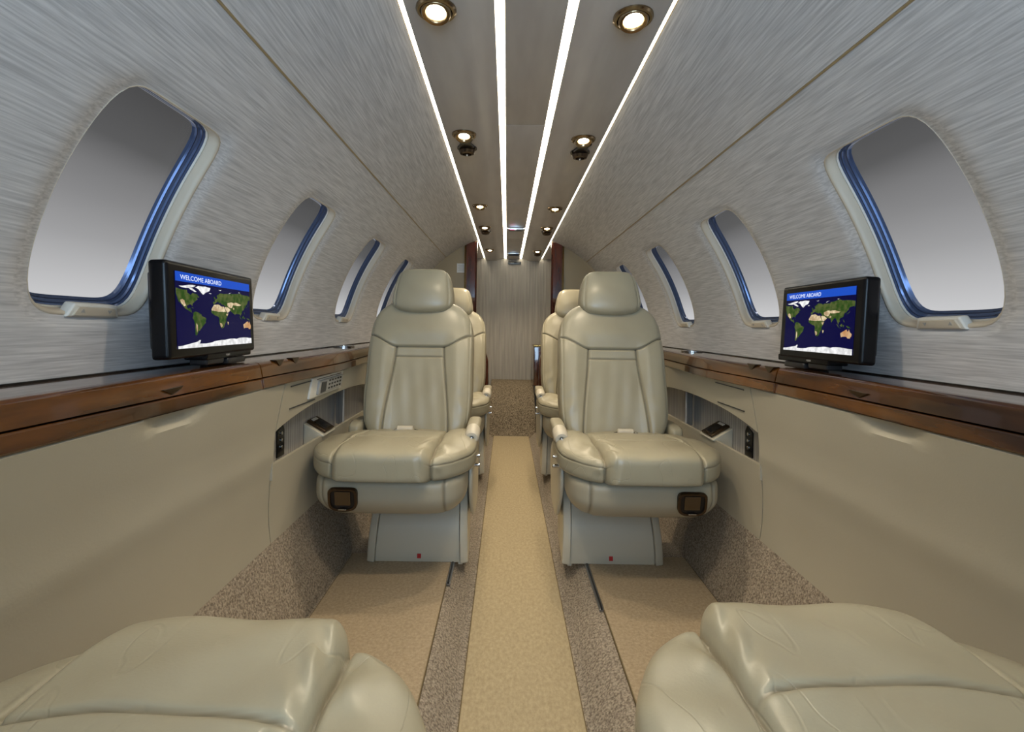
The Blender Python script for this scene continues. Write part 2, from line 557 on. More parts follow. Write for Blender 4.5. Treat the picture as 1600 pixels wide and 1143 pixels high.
def xsec(pts, name, m, parent, y0, y1, bevel=0.0, n=2):
    ys = np.linspace(y0, y1, n)
    return MB().loft([[(x, y, z) for x, z in pts] for y in ys]).build(name, m, parent, bevel=bevel)


cuts = [Y0, 1.39, 2.29, 3.2, YE]
for i in range(4):
    xsec([(-.0565, CZ + .004), (.0565, CZ + .004), (.0565, CZ + .02), (-.0565, CZ + .02)], 'centre_panel', M_ceil, ceil, cuts[i] + .001, cuts[i + 1] - .001, .0015)
for s in (-1, 1):
    pts = [(.0745, CZ + .009), (.0755, CZ + .007), (.088, CZ + .006), (.103, CZ + .003), (.118, CZ - .003), (.133, CZ - .009), (.148, CZ - .011), (.17, CZ - .011), (.20, CZ - .0105), (.225, CZ - .010), (.234, CZ - .007), (.236, CZ + .003), (.236, CZ + .02), (.0755, CZ + .02)]
    MB().loft([[(s * x, y, z) for x, z in pts] for y in (Y0, YE)]).build('side_panel', M_ceil, ceil, angle=50)
for s in (-1, 1):
    MB().box((s * .35, (YB + YE) / 2 + .02, CZ + .012), (.20, YE - YB - .02, .01)).build('rear_panel', M_ceil, ceil)
strip_lab = {(-1, 0): 'bright strip light along the left wall edge of the ceiling', (-1, 1): 'bright strip light left of the centre ceiling panel',
             (1, 1): 'bright strip light right of the centre ceiling panel', (1, 0): 'bright strip light along the right wall edge of the ceiling'}
for s in (-1, 1):
    xsec([(s * .0595, CZ + .008), (s * .0715, CZ + .008), (s * .0745, CZ + .016), (s * .0575, CZ + .016)], 'light_strip', M_strip, None, Y0, YE - .01)
    tag(bpy.data.objects['light_strip' if s < 0 else 'light_strip.002'], strip_lab[(s, 1)], 'light', 'ceiling light strips')
    xsec([(s * .2375, CZ + .010), (s * .2485, CZ + .010), (s * .2485, CZ + .016), (s * .2375, CZ + .016)], 'light_strip', M_strip, None, Y0, YE - .01)
    tag(bpy.data.objects['light_strip.001' if s < 0 else 'light_strip.003'], strip_lab[(s, 0)], 'light', 'ceiling light strips')

# downlights with gimbal rings, and air gaspers beside some
LAMPS = [(-1, .862, 0), (-1, 1.425, 1), (-1, 2.27, 0), (-1, 2.76, 1), (-1, 3.58, 0),
         (1, .877, 0), (1, 1.449, 1), (1, 2.30, 0), (1, 2.76, 1), (1, 3.62, 1)]
LROW = ['nearest', 'second', 'third', 'fourth', 'fifth']
cnt = {-1: 0, 1: 0}
for s, y, gas in LAMPS:
    k = cnt[s]; cnt[s] += 1
    x = s * .175 if s > 0 else -.178
    root = tag(empty('downlight', (x, y, CZ - .0105)), 'lit round bronze downlight, %s in the %s ceiling row' % (LROW[k], SIDE_W[s]), 'light', 'ceiling downlights')
    MB().lathe([(.036, .002), (.036, -.003), (.033, -.006), (.029, -.006), (.027, -.002), (.026, .006)], cap0=False, cap1=False).build('trim_ring', M_ring, root)
    Rt = Matrix.Rotation(math.radians(-14), 3, 'X')
    MB().lathe([(.027, .006), (.027, -.008), (.024, -.012), (.019, -.011), (.0145, -.003), (.014, .008)], R=Rt, cap1=False, cap0=False).build('gimbal', M_ring, root)
    MB().lathe([(.0005, -.007), (.009, -.0068), (.0125, -.005), (.0140, -.002)], R=Rt, cap0=True).build('bulb', M_lamp, root)
    d = bpy.data.lights.new('downlight_beam', 'SPOT'); d.energy = 7.0; d.color = (1, .82, .58); d.spot_size = math.radians(120); d.spot_blend = .9; d.shadow_soft_size = .02
    lo = bpy.data.objects.new('downlight_beam', d); COL.objects.link(lo); lo.parent = root; lo.location = (0, 0, -.03)
    if gas:
        gy = y + .107; gx = x + (.006 if s > 0 else .0)
        v = tag(empty('air_vent', (gx, gy, CZ - .0105)), 'black round air nozzle just behind the %s %s downlight' % (LROW[k], SIDE_W[s]), 'vent', 'ceiling air nozzles')
        # waisted plate joining lamp and nozzle
        L_ = []
        for i in range(40):
            a = 2 * PI * i / 40; L_.append((.031 * math.cos(a), .031 * math.sin(a)))
        MB().prism(L_, lambda u, w_, d_: Vector((u, w_, d_)), -.004, .002).build('flange', M_black, v)
        MB().lathe([(.024, -.004), (.026, -.012), (.022, -.020), (.014, -.022), (.012, -.014), (.004, -.012)], cap0=False).build('nozzle', M_bronze, v)
        wv = []
        pts = [(-.024, -.083), (.024, -.083), (.018, -.066), (.014, -.052), (.018, -.038), (.024, -.022), (-.024, -.022), (-.018, -.038), (-.014, -.052), (-.018, -.066)]
        MB().prism(pts, lambda u, w_, d_: Vector((u, w_, d_)), -.009, .002).build('link_plate', M_black, v, bevel=.001)

# lit sign and grille in the centre panel
es = tag(empty('exit_sign', (0, 2.85, CZ + .004)), 'small black lit sign with chrome frame in the centre ceiling panel', 'sign')
MB().box((0, 0, -.006), (.105, .055, .014)).build('sign_frame', M_chrome, es, bevel=.004)
MB().box((0, -.004, -.012), (.086, .042, .01)).build('display', M_black, es, bevel=.003)
MB().box((-.022, -.0255, -.0125), (.028, .002, .006)).build('red_figure', mat('red_glow', (.5, .02, .05), .5, emit=(1, .15, .3), estr=2.5), es)
MB().box((-.004, -.0255, -.0125), (.010, .002, .006)).build('white_figure', mat('white_glow', (.8, .8, .9), .5, emit=(.9, .9, 1), estr=2.0), es)
vg = tag(empty('ceiling_grille', (0, 3.86, CZ + .004)), 'chrome air grille at the far end of the centre ceiling panel', 'grille')
MB().box((0, 0, -.004), (.10, .12, .008)).build('grille_frame', M_chrome, vg, bevel=.002)
for i in range(6):
    MB().box((0, -.045 + .018 * i, -.009), (.08, .006, .006)).build('louvre', M_dark, vg)

# ------------------------------------------------------------------ floor
fl = tag(empty('floor'), 'mottled brown carpeted floor with a sunken aisle', 'floor', kind='structure')
AZ = -.06
pts = [(-.60, 0), (-.215, 0), (-.204, -.004), (-.190, -.016), (-.158, -.046), (-.146, -.062), (-.136, -.066), (.132, -.066), (.142, -.062), (.154, -.046), (.186, -.016), (.204, -.004), (.220, 0), (.60, 0),
       (.60, -.12), (-.60, -.12)]
MB().loft([[(x, y, z) for x, z in pts] for y in (Y0, 3.6)]).build('carpet', M_mottle, fl, angle=80)
for side in (-1, 1):
    pts = [(.638, .206), (.626, .17), (.606, .12), (.582, .07), (.562, .028), (.548, -.01), (.66, -.01), (.66, .206)]
    o = MB().loft([[(side * x, y, z) for x, z in pts] for y in (Y0, YB)]).build('baseboard_' + SIDE_W[side], M_mottle, None, angle=60)
    tag(o, 'mottled carpet kick strip sloping up from the floor to the %s panel' % SIDE_W[side], None, kind='structure')

# ramp of carpet rising to the rear wall
rp_ = [(3.60, -.30), (3.60, AZ - .005), (3.635, AZ + .01), (3.66, .03), (3.72, .12), (3.82, .215), (3.95, .275), (4.06, .300), (YE - .012, .304), (YE - .012, -.30)]
o = MB().loft([[(x, y, z) for y, z in rp_] for x in (-.168, .178)]).build('carpet_ramp', M_rear, None, angle=60)
tag(o, 'speckled brown carpet step rising to the curtain at the aisle end', 'step')

# aisle runner and floor mats
def slab(name, x0, x1, y0, y1, z, th, m, label, cat, group=None):
    root = tag(empty(name, ((x0 + x1) / 2, (y0 + y1) / 2, z)), label, cat, group)
    MB().box((0, 0, th / 2), (x1 - x0, y1 - y0, th)).build('carpet_pile', m, root, bevel=.003)
    for sx_ in (-1, 1):
        MB().box((sx_ * (x1 - x0) / 2, 0, th / 2 - .001), (.004, y1 - y0 + .002, th - .001)).build('bound_edge', M_edge, root, bevel=.001)
    return root


slab('aisle_runner', -.132, .128, Y0, 3.628, -.066, .008, M_runner, 'long pale gold carpet runner down the centre aisle', 'carpet runner')
slab('floor_mat', -.540, -.213, .10, 1.60, 0, .008, M_mat, 'tan carpet mat on the floor left of the aisle', 'mat', 'tan floor mats')
slab('floor_mat', .226, .548, .10, 1.60, 0, .008, M_mat, 'tan carpet mat on the floor right of the aisle', 'mat', 'tan floor mats')
for s, lab in ((-1, 'thin steel seat rail at the aisle edge of the left mat'), (1, 'thin steel seat rail at the aisle edge of the right mat')):
    xr = -.206 if s < 0 else .219
    y0_ = 1.42 if s < 0 else 1.30
    r_ = tag(empty('seat_rail', (xr, (y0_ + 3.1) / 2, 0)), lab, 'rail', 'steel seat rails')
    MB().box((0, 0, .004), (.012, 3.1 - y0_, .006)).build('rail_base', M_steel, r_, bevel=.001)
    MB().box((0, 0, .008), (.005, 3.1 - y0_, .006)).build('rail_slot', M_dark, r_)

# ------------------------------------------------------------------ lower side walls: leather panels with arched recess
PZ = [(.612, .603), (.57, .612), (.50, .625), (.43, .634), (.38, .639), (.30, .643), (.25, .642), (.200, .636)]   # (z, x)


def panel_x(z): return float(np.interp(z, [p[0] for p in PZ][::-1], [p[1] for p in PZ][::-1]))


RY0, RY1 = 1.235, 2.30


def arch(y): return float(cin(np.array([y]), [1.2, 1.28, 1.38, 1.55, 1.75, 1.95, 2.1, 2.22, 2.32], [.478, .496, .512, .524, .527, .518, .50, .47, .41])[0])


def lower_wall(side, root):
    D = 0.0 if side < 0 else .062
    S = lambda x, y, z: (side * x, y, z)
    # near panel, with a scooped finger notch below the wood
    zs = list(np.linspace(.200, .40, 9)) + list(np.linspace(.42, .604, 22))
    ys = np.linspace(Y0, (RY0 + D) - .004, 80)
    rings = []
    for y in ys:
        sc_ = math.exp(-((y - .83) / .055) ** 4)
        ring = []
        for z in zs:
            k = sstep(np.array(z), .575, .600)
            bul = .004 * math.exp(-((z - .42) / .03) ** 2)
            xx = panel_x(z) - bul + sc_ * .016 * float(sstep(np.array(z), .578, .592))
            ring.append(S(xx, y, z))
        ring.append(S(panel_x(.60) + .001, y, .6065)); ring.append(S(.68, y, .6065)); ring.append(S(.68, y, .2))
        rings.append(ring)
    MB().loft(rings).build('near_panel', M_panel, root, angle=40)
    # far panel pieces, above and below the recess
    ys = np.linspace((RY0 + D), YB, 100)
    up = []; dn = []
    for y in ys:
        zt = arch(y - D) if y < 2.30 + D else .397
        zz = np.linspace(zt, .606, 12)
        up.append([S(panel_x(z), y, z) for z in zz] + [S(.70, y, .606), S(.70, y, zt)])
        zz = np.linspace(.200, .397, 10)
        dn.append([S(panel_x(z), y, z) for z in zz] + [S(panel_x(.397) + .010, y, .397), S(panel_x(.397) + .011, y, .37), S(.69, y, .36), S(.69, y, .2)])
    MB().loft(up).build('arched_panel', M_panel, root, angle=40)
    MB().loft(dn).build('pocket_panel', M_panel, root, angle=40)
    # recess back, pinstriped
    MB().box((side * .702, ((RY0 + D) + YB) / 2, .45), (.01, YB - (RY0 + D), .20)).build('recess_lining', M_stripe, root)
    MB().box((side * .668, (RY0 + D) - .002, .44), (.07, .006, .16)).build('recess_end', M_panel, root)
    MB().box((side * .668, 1.83 + D, .45), (.07, .006, .14), Matrix.Rotation(side * .9, 3, 'Z')).build('recess_divider', M_stripe, root)
    # storage lid lines
    for zz_, y_a, y_b in ((.594, 1.27 + D, 1.45 + D), (.532, 1.29 + D, 1.46 + D)):
        MB().box((side * (panel_x(zz_) - .0005), (y_a + y_b) / 2, zz_), (.003, y_b - y_a, .003)).build('lid_gap', M_dark, root)


for side, root in ((-1, wall_l), (1, wall_r)):
    lower_wall(side, root)

# switch strips at the front end of each recess
for side in (-1, 1):
    r_ = tag(empty('outlet_strip', (side * .6965, 1.405 if side < 0 else 1.475, .42)), 'black socket strip at the near end of the %s wall recess' % SIDE_W[side], 'socket', 'recess socket strips')
    MB().prism([(-.022, -.045), (.022, -.045), (.022, .028), (.012, .045), (-.022, .030)], lambda u, v, d: Vector((side * d, u, v)), -.004, .002).build('backplate', M_black, r_, bevel=.001)
    for i in range(3):
        MB().lathe([(.005, 0), (.005, .003), (.003, .004)], (-side * .004, 0, -.018 + .02 * i), Matrix.Rotation(-side * PI / 2, 3, 'Y'), n=16).build('jack', M_chrome, r_)

# control handset bezel, left wall
hp = tag(empty('cabin_control_panel', (-panel_x(.575) + .001, 1.535, .572)), 'white panel with telephone handset set in the left cream wall', 'control panel')
Rp = Matrix.Rotation(math.atan2(.009, .06), 3, 'Y')
T = lambda u, v, d: Rp @ Vector((d, u, v))
MB().prism([(-.135, -.032), (.13, -.032), (.13, .030), (-.135, .030)], T, -.004, .004).build('bezel', M_white, hp, bevel=.003)
MB().prism([(-.09, -.024), (.11, -.022), (.115, .018), (-.09, .018)], T, .003, .011).build('handset', M_grey, hp, bevel=.003)
MB().prism([(-.075, -.019), (-.035, -.019), (-.035, .012), (-.075, .013)], T, .010, .0122).build('screen', M_dark, hp)
MB().prism([(-.10, .022), (.105, .022), (.105, .024), (-.10, .024)], T, .003, .0045).build('slot', M_black, hp)
for i in range(3):
    for j in range(5):
        u = -.015 + j * .024; v = -.014 + i * .012
        MB().prism([(u, v), (u + .012, v), (u + .012, v + .005), (u, v + .005)], T, .010, .0125).build('key', M_black, hp)

# holder with a slanted top over the pocket lip, carrying a remote
for side in (-1, 1):
    yh = 1.625 if side < 0 else 1.64
    r_ = tag(empty('remote_holder', (side * .665, yh, .37)), 'grey slanted holder in the %s wall recess carrying a remote' % SIDE_W[side], 'holder', 'remote holders in the recesses')
    MB().prism([(-.033, .024), (-.033, .0285), (.031, .066), (.031, -.008), (-.010, -.008), (-.010, .024)], lambda u, v, d: Vector((side * u, d, v)), -.055, .055).build('wedge', M_shell, r_, bevel=.002)
    sl = math.atan2(.0375, .064)
    q = tag(empty('remote_control', (side * .665, yh, .37 + .0485)), 'dark remote control lying on the %s recess holder' % SIDE_W[side], 'remote', 'remotes on the wall holders')
    q.rotation_euler = (0, -side * sl, 0)
    MB().box((0, 0, .005), (.070, .080, .009)).build('body', M_bronze, q, bevel=.003)
    MB().box((-side * .004, 0, .0100), (.040, .046, .002)).build('keypad', M_black, q, bevel=.0008)
    MB().box((side * .026, 0, .0100), (.010, .040, .002)).build('display', M_grey, q, bevel=.0008)

# ------------------------------------------------------------------ wooden side ledges
def ledge_shift(y): return .026 * math.exp(-((y - 1.55) / .28) ** 2)


for side in (-1, 1):
    yb = 1.115 if side < 0 else 1.17
    root = tag(empty('side_ledge', (side * .66, 1.2, .63)), 'glossy walnut armrest ledge running along the %s wall' % SIDE_W[side], 'ledge', 'walnut side ledges')
    inv = Vector(root.location)

    def strip(pts, y0, y1, name, m, n=30, sh=True, parent=root):
        rings = []
        for y in np.linspace(y0, y1, n):
            d_ = ledge_shift(y) if sh else 0
            rings.append([Vector((side * (x - (d_ if x < .68 else 0)), y, z)) - inv for x, z in pts])
        return MB().loft(rings).build(name, m, parent, angle=30)
    top = [(.745, .6675), (.745, .64), (.640, .64), (.634, .667)]
    strip(top, Y0, YB - .002, 'ledge_top', M_wood, 80)
    fas = [(.6335, .6675), (.623, .6680), (.617, .6665), (.6125, .663), (.6105, .658), (.6090, .650), (.6070, .641), (.6055, .6345), (.62, .632), (.66, .632), (.66, .66)]
    strip(fas, Y0, yb - .002, 'drawer_front', M_wood, 50)
    strip(fas, yb + .002, YB - .002, 'far_fascia', M_wood, 60)
    low = [(.607, .6315), (.6045, .629), (.6015, .610), (.603, .6075), (.66, .6075), (.66, .6315)]
    strip(low, Y0, yb - .001, 'lower_rail', M_wood, 20, sh=False)
    low = [(.606, .6315), (.6035, .629), (.6025, .610), (.605, .6075), (.66, .6075), (.66, .6315)]
    strip(low, yb + .001, YB - .002, 'lower_rail', M_wood, 20)
    MB().box(Vector((side * .7365, (Y0 + YB) / 2, .669)) - inv, (.006, YB - Y0 - .004, .003)).build('wall_gasket', M_black, root)
    # finger latch
    yl = .82 if side < 0 else .90
    MB().prism([(-.026, .004), (.024, .006), (.018, .001), (-.004, -.006)], lambda u, v, d: Vector((side * (.6070 + d), yl + u, .643 + v)) - inv, -.003, .002).build('finger_latch', M_bronze, root, bevel=.0008)
    # folding clips
    for yy in (1.20, 1.28):
        MB().prism([(-.022, .0015), (.022, .0015), (.005, -.014), (-.002, -.014)], lambda u, v, d: Vector((side * (.613 + d - ledge_shift(yy) * .8), yy + u, .668 + v)) - inv, -.006, .010).build('brass_clip', M_bronze, root, bevel=.001)
    cu = empty('cup_holder'); cu.parent = root; cu.location = Vector((side * .690, 1.93, .668)) - inv
    MB().lathe([(.040, 0), (.040, .004), (.037, .006), (.032, .005), (.031, -.0)], n=48, cap0=False, cap1=False).build('rim', M_chrome, cu)
    MB().lathe([(.031, .001), (.029, .0012), (.001, .0008)], n=48).build('well', M_black, cu)

# ------------------------------------------------------------------ bulkhead, posts, rear
bk = tag(empty('trim_2'), 'dark khaki divider panels either side of the aisle opening', None, kind='structure')


def inner_x(z, s):
    up = .253 if s < 0 else .250
    lo = .168 if s < 0 else .178
    return up + (lo - up) * float(sstep(np.array(-z), -.78, -.50))


for s in (-1, 1):
    zz = np.linspace(.0, CZ - .003, 60)
    inn = [(inner_x(z, s), z) for z in zz]
    P_ = inn + [((R0 + .02) * math.cos(a), ZC + (R0 + .02) * math.sin(a)) for a in np.linspace(A_TOP - .02, math.radians(0), 30)] + [(.70, .4), (.66, .0)]
    MB().prism([(s * x, z) for x, z in P_], lambda u, v, d: Vector((u, d, v)), YB + .01, YB + .03).build('divider_panel', M_khaki, bk, smooth=False)
    # mahogany post along the opening
    P2 = inn + [(x + .082, z) for x, z in inn[::-1]]
    o = tag(empty('divider_post', (s * .27, YB, 0)), 'glossy dark mahogany post at the %s of the aisle opening' % SIDE_W[s], 'post', 'mahogany divider posts')
    MB().loft([[Vector((s * (x + dx) - s * .27, d_, z)) for dx, d_ in ((0, .0), (.012, -.012), (.070, -.012), (.082, 0), (.082, .05), (0, .05))] for x, z in inn]).build('post', M_mahog, o, bevel=0, angle=25)
    MB().loft([[Vector((s * (x + dx) - s * .27, d_, z)) for dx, d_ in ((.079, -.006), (.082, -.009), (.085, -.006), (.085, 0), (.079, 0))] for x, z in inn]).build('gold_edge', mat('gold_trim_%s' % s, (.35, .22, .07), .25, 1.0), o, angle=25)

# sticker and switch on the left divider
pl = tag(empty('placard', (-.346, YB + .008, 1.148)), 'white printed notice card on the dark divider left of the post', 'sign')
MB().box((0, 0, 0), (.086, .003, .062)).build('card', M_label, pl)
for i in range(5):
    MB().box((0, -.002, .018 - i * .009), (.068 - .01 * (i % 2), .001, .0022)).build('text_line', M_grey, pl)
sw = tag(empty('wall_switch', (-.315, YB + .008, 1.072)), 'small white switch plate under the notice on the left divider', 'switch')
MB().box((0, 0, 0), (.03, .006, .046)).build('plate', M_label, sw, bevel=.003)
MB().box((0, -.004, 0), (.010, .005, .022)).build('toggle', M_dark, sw, bevel=.001)

# rear curtain wall: gently pleated
xs = np.linspace(-.44, .44, 260)
m_ = MB()
ring0 = []
for z in (-.06, CZ + .01):
    ring0.append([(x, YE - .003 + .0008 * math.sin(x * 260) + .003 * math.sin(x * 31), z) for x in xs])
m_.loft(ring0, closed=False)
o = m_.build('privacy_curtain', M_curtain, None, angle=80)
tag(o, 'pale pinstriped cloth curtain closing the far end of the cabin', 'curtain')
for s in (-1, 1):
    MB().box((s * .44, (YB + YE) / 2 + .02, .70), (.02, YE - YB - .02, 1.3)).build('trim_%d' % (3 if s < 0 else 4), M_curtain)
    tag(bpy.data.objects['trim_%d' % (3 if s < 0 else 4)], 'side lining of the rear compartment', None, kind='structure')
for s, nm in ((-1, 'trim_5'), (1, 'trim_6')):
    x0_, x1_ = (.172, .428) if s < 0 else (.182, .428)
    MB().box((s * (x0_ + x1_) / 2, 3.875, -.15), (x1_ - x0_, .55, .29)).build(nm, M_rear)
    tag(bpy.data.objects[nm], 'raised floor beside the carpet step in the rear compartment', None, kind='structure')
    MB().box((s * (x1_ + .0), 3.45, -.15), (.30, .30, .29)).build('trim_%d' % (7 if s < 0 else 8), M_rear)
    tag(bpy.data.objects['trim_%d' % (7 if s < 0 else 8)], 'floor behind the divider panel', None, kind='structure')
# small black sign high on the curtain
bs = tag(empty('door_sign', (.012, YE - .012, CZ - .030)), 'small black sign at the top of the rear curtain', 'sign')
MB().box((0, 0, 0), (.112, .008, .022)).build('plate', M_black, bs, bevel=.002)
MB().box((-.018, -.005, 0), (.03, .002, .006)).build('mark', M_label, bs)
# cabinet and cream bin behind the right post
cb = tag(empty('rear_cabinet', (.33, 3.95, .30)), 'small mahogany cabinet behind the right post by the curtain', 'cabinet')
MB().box((.0, 0, .145), (.32, .22, .31)).build('body', M_mahog, cb, bevel=.008)
MB().box((.0, 0, .305), (.325, .225, .012)).build('gold_top_edge', mat('gold_top', (.40, .27, .09), .25, 1.0), cb, bevel=.003)
MB().box((-.155, -.113, .07), (.006, .004, .10)).build('hinge', M_ring, cb)
bn = tag(empty('rear_seat_box', (.30, 3.86, -.0)), 'cream leather box below the mahogany cabinet at the aisle end', 'box')
MB().box((.01, .0, .14), (.22, .25, .28)).build('box_body', M_leather, bn, bevel=.02)
# left rear: black latch by the ramp
lt = tag(empty('aisle_latch', (-.190, 3.60, .10)), 'grey floor latch at the left of the carpet step', 'latch')
MB().box((0, 0, .10), (.03, .05, .42)).build('bracket', M_dark, lt, bevel=.004)
MB().box((.005, -.035, .0), (.028, .02, .05)).build('catch', M_steel, lt, bevel=.003)

# ------------------------------------------------------------------ monitors
LAND = {
 'green': [
  [(-168,66),(-156,71),(-141,70),(-125,70),(-110,68),(-95,68),(-94,60),(-88,57),(-82,55),(-79,52),(-79,58),(-77,62),(-70,60),(-64,59),(-60,54),(-56,52),(-60,50),(-66,50),(-64,47),(-61,46),(-66,43),(-71,42),(-74,40),(-76,35),(-81,31),(-80,26),(-83,29),(-90,30),(-97,27),(-97,22),(-94,18),(-90,21),(-87,21),(-88,16),(-83,15),(-84,10),(-79,8),(-82,8),(-87,12),(-94,15),(-102,18),(-106,22),(-112,28),(-117,33),(-122,37),(-124,43),(-124,49),(-131,55),(-140,60),(-150,60),(-162,58),(-165,62)],
  [(-78,8),(-72,12),(-62,10),(-52,5),(-50,0),(-40,-3),(-35,-7),(-38,-13),(-39,-19),(-43,-23),(-48,-26),(-50,-30),(-55,-35),(-58,-39),(-65,-42),(-66,-47),(-69,-52),(-74,-52),(-74,-44),(-72,-33),(-70,-20),(-76,-14),(-81,-6),(-78,2)],
  [(-16,21),(-10,29),(-6,35),(10,37),(20,31),(32,31),(36,24),(43,12),(51,12),(46,3),(40,-4),(40,-14),(35,-20),(32,-27),(27,-33),(19,-34),(15,-26),(12,-17),(13,-8),(9,0),(9,4),(2,6),(-8,5),(-13,9),(-17,14)],
  [(44,-13),(50,-15),(47,-25),(44,-22)],
  [(-9,43),(-9,37),(-2,37),(3,42),(10,44),(14,40),(18,40),(13,45),(20,42),(23,37),(27,41),(36,37),(36,33),(43,30),(48,29),(55,26),(62,25),(68,24),(73,19),(77,8),(80,14),(87,21),(92,22),(95,16),(99,12),(103,2),(104,9),(109,12),(106,19),(112,22),(120,25),(122,31),(118,38),(125,39),(127,35),(129,41),(137,46),(141,53),(136,55),(150,59),(160,60),(156,52),(164,60),(178,64),(178,70),(160,70),(140,73),(113,74),(105,77),(88,74),(70,72),(68,68),(44,68),(40,65),(32,69),(20,70),(12,65),(5,61),(7,58),(11,59),(14,56),(18,60),(21,64),(22,60),(28,60),(20,55),(12,54),(8,55),(4,51),(-4,48),(-1,44)],
  [(-5,50),(1,51),(0,54),(-4,58),(-6,56),(-3,53)],
  [(95,5),(103,-5),(106,-6),(103,0)],[(105,-6),(114,-8),(114,-7),(106,-6)],[(109,1),(117,6),(119,1),(115,-4),(110,-2)],[(120,1),(124,1),(121,-2),(123,-5),(120,-5)],
  [(131,-1),(141,-3),(150,-10),(143,-8),(138,-8),(133,-4)],[(130,32),(136,35),(141,38),(141,42),(138,37),(131,34)],[(120,18),(122,17),(125,8),(121,12)],[(-84,22),(-76,20),(-78,22)],
 ],
 'tan': [
  [(-16,21),(-10,29),(-6,34),(10,36),(20,31),(32,31),(36,22),(39,15),(30,15),(15,15),(0,16),(-15,17)],
  [(35,29),(43,30),(48,29),(56,25),(59,22),(52,16),(44,13),(39,21)],
  [(46,42),(54,44),(62,46),(70,44),(80,46),(90,46),(102,42),(110,42),(104,38),(92,37),(80,37),(70,38),(66,30),(60,28),(52,30),(46,36)],
  [(72,30),(76,28),(73,23),(69,25)],[(-117,40),(-110,43),(-104,40),(-102,32),(-100,26),(-106,24),(-112,30)],[(14,-18),(22,-20),(24,-28),(18,-32)],[(40,10),(49,11),(45,3),(41,4)],
  [(-70,-18),(-66,-24),(-66,-38),(-69,-46),(-70,-36)],[(44,-14),(50,-15),(47,-24)]],
 'orange': [[(114,-22),(122,-18),(129,-14),(136,-12),(136,-16),(140,-18),(142,-11),(146,-19),(153,-25),(152,-32),(147,-38),(140,-38),(135,-33),(126,-33),(116,-35),(114,-28)]],
 'ice': [
  [(-70,77),(-60,82),(-35,83),(-18,81),(-22,72),(-35,67),(-43,60),(-50,64),(-55,70),(-66,76)],
  [(-120,76),(-100,79),(-85,82),(-68,82),(-80,76),(-90,73),(-110,73)],[(-90,73),(-78,73),(-66,66),(-72,64),(-84,69)],
  [(-24,66),(-14,66),(-18,64)],[(12,79),(24,80),(20,77)],[(52,71),(56,74),(66,77),(60,74)],[(95,80),(104,79),(98,78)],
  [(-130,-78),(-100,-75),(-75,-74),(-62,-65),(-58,-66),(-62,-75),(-40,-79),(-20,-74),(0,-70),(30,-69),(55,-66),(80,-68),(100,-65),(130,-66),(160,-68),(160,-85),(-130,-85)]],
}
M_bezel = mat('monitor_black', (.005, .005, .006), .22, spec=.25)


def screen_mat(name, c, s=1.0, c2=None):
    m = mat(name, (.0, .0, .0), .2, emit=c, estr=s, spec=.08)
    if c2:
        t = m.node_tree; N = t.nodes
        tcn = N.new('ShaderNodeTexCoord'); n_ = N.new('ShaderNodeTexNoise'); n_.inputs['Scale'].default_value = 75; n_.inputs['Detail'].default_value = 4
        r = N.new('ShaderNodeValToRGB'); r.color_ramp.elements[0].position = .4; r.color_ramp.elements[1].position = .62
        r.color_ramp.elements[0].color = (*c, 1); r.color_ramp.elements[1].color = (*c2, 1)
        t.links.new(tcn.outputs['Object'], n_.inputs['Vector']); t.links.new(n_.outputs[0], r.inputs[0]); t.links.new(r.outputs[0], N['Principled BSDF'].inputs['Emission Color'])
    return m


M_sea = screen_mat('map_sea', (.002, .002, .036))
M_head = screen_mat('map_header', (.010, .065, .44))
M_txt = screen_mat('map_text', (.75, .82, .95))
LM = {'green': screen_mat('map_green', (.020, .055, .008), 1, (.075, .095, .028)), 'tan': screen_mat('map_sand', (.36, .25, .14), 1, (.68, .56, .36)),
      'orange': screen_mat('map_red_soil', (.42, .20, .08), 1, (.50, .33, .18)), 'ice': screen_mat('map_ice', (.80, .80, .80), 1, (.55, .55, .55))}


def text_mesh(txt, name, height, width, m, parent):
    cu_ = bpy.data.curves.new(name, 'FONT'); cu_.body = txt; cu_.size = 1.0; cu_.extrude = 0.0
    to = bpy.data.objects.new(name, cu_); COL.objects.link(to)
    dg = bpy.context.evaluated_depsgraph_get(); dg.update()
    me = bpy.data.meshes.new_from_object(to.evaluated_get(dg))
    bpy.data.objects.remove(to, do_unlink=True); bpy.data.curves.remove(cu_)
    co = np.array([v.co[:] for v in me.vertices]); mn = co.min(0); mx_ = co.max(0)
    for v in me.vertices:
        v.co = ((v.co.x - mn[0]) / (mx_[0] - mn[0]) * width, 0, (v.co.y - mn[1]) / (mx_[1] - mn[1]) * height)
    me.materials.clear()
    return link(name, me, m, parent)


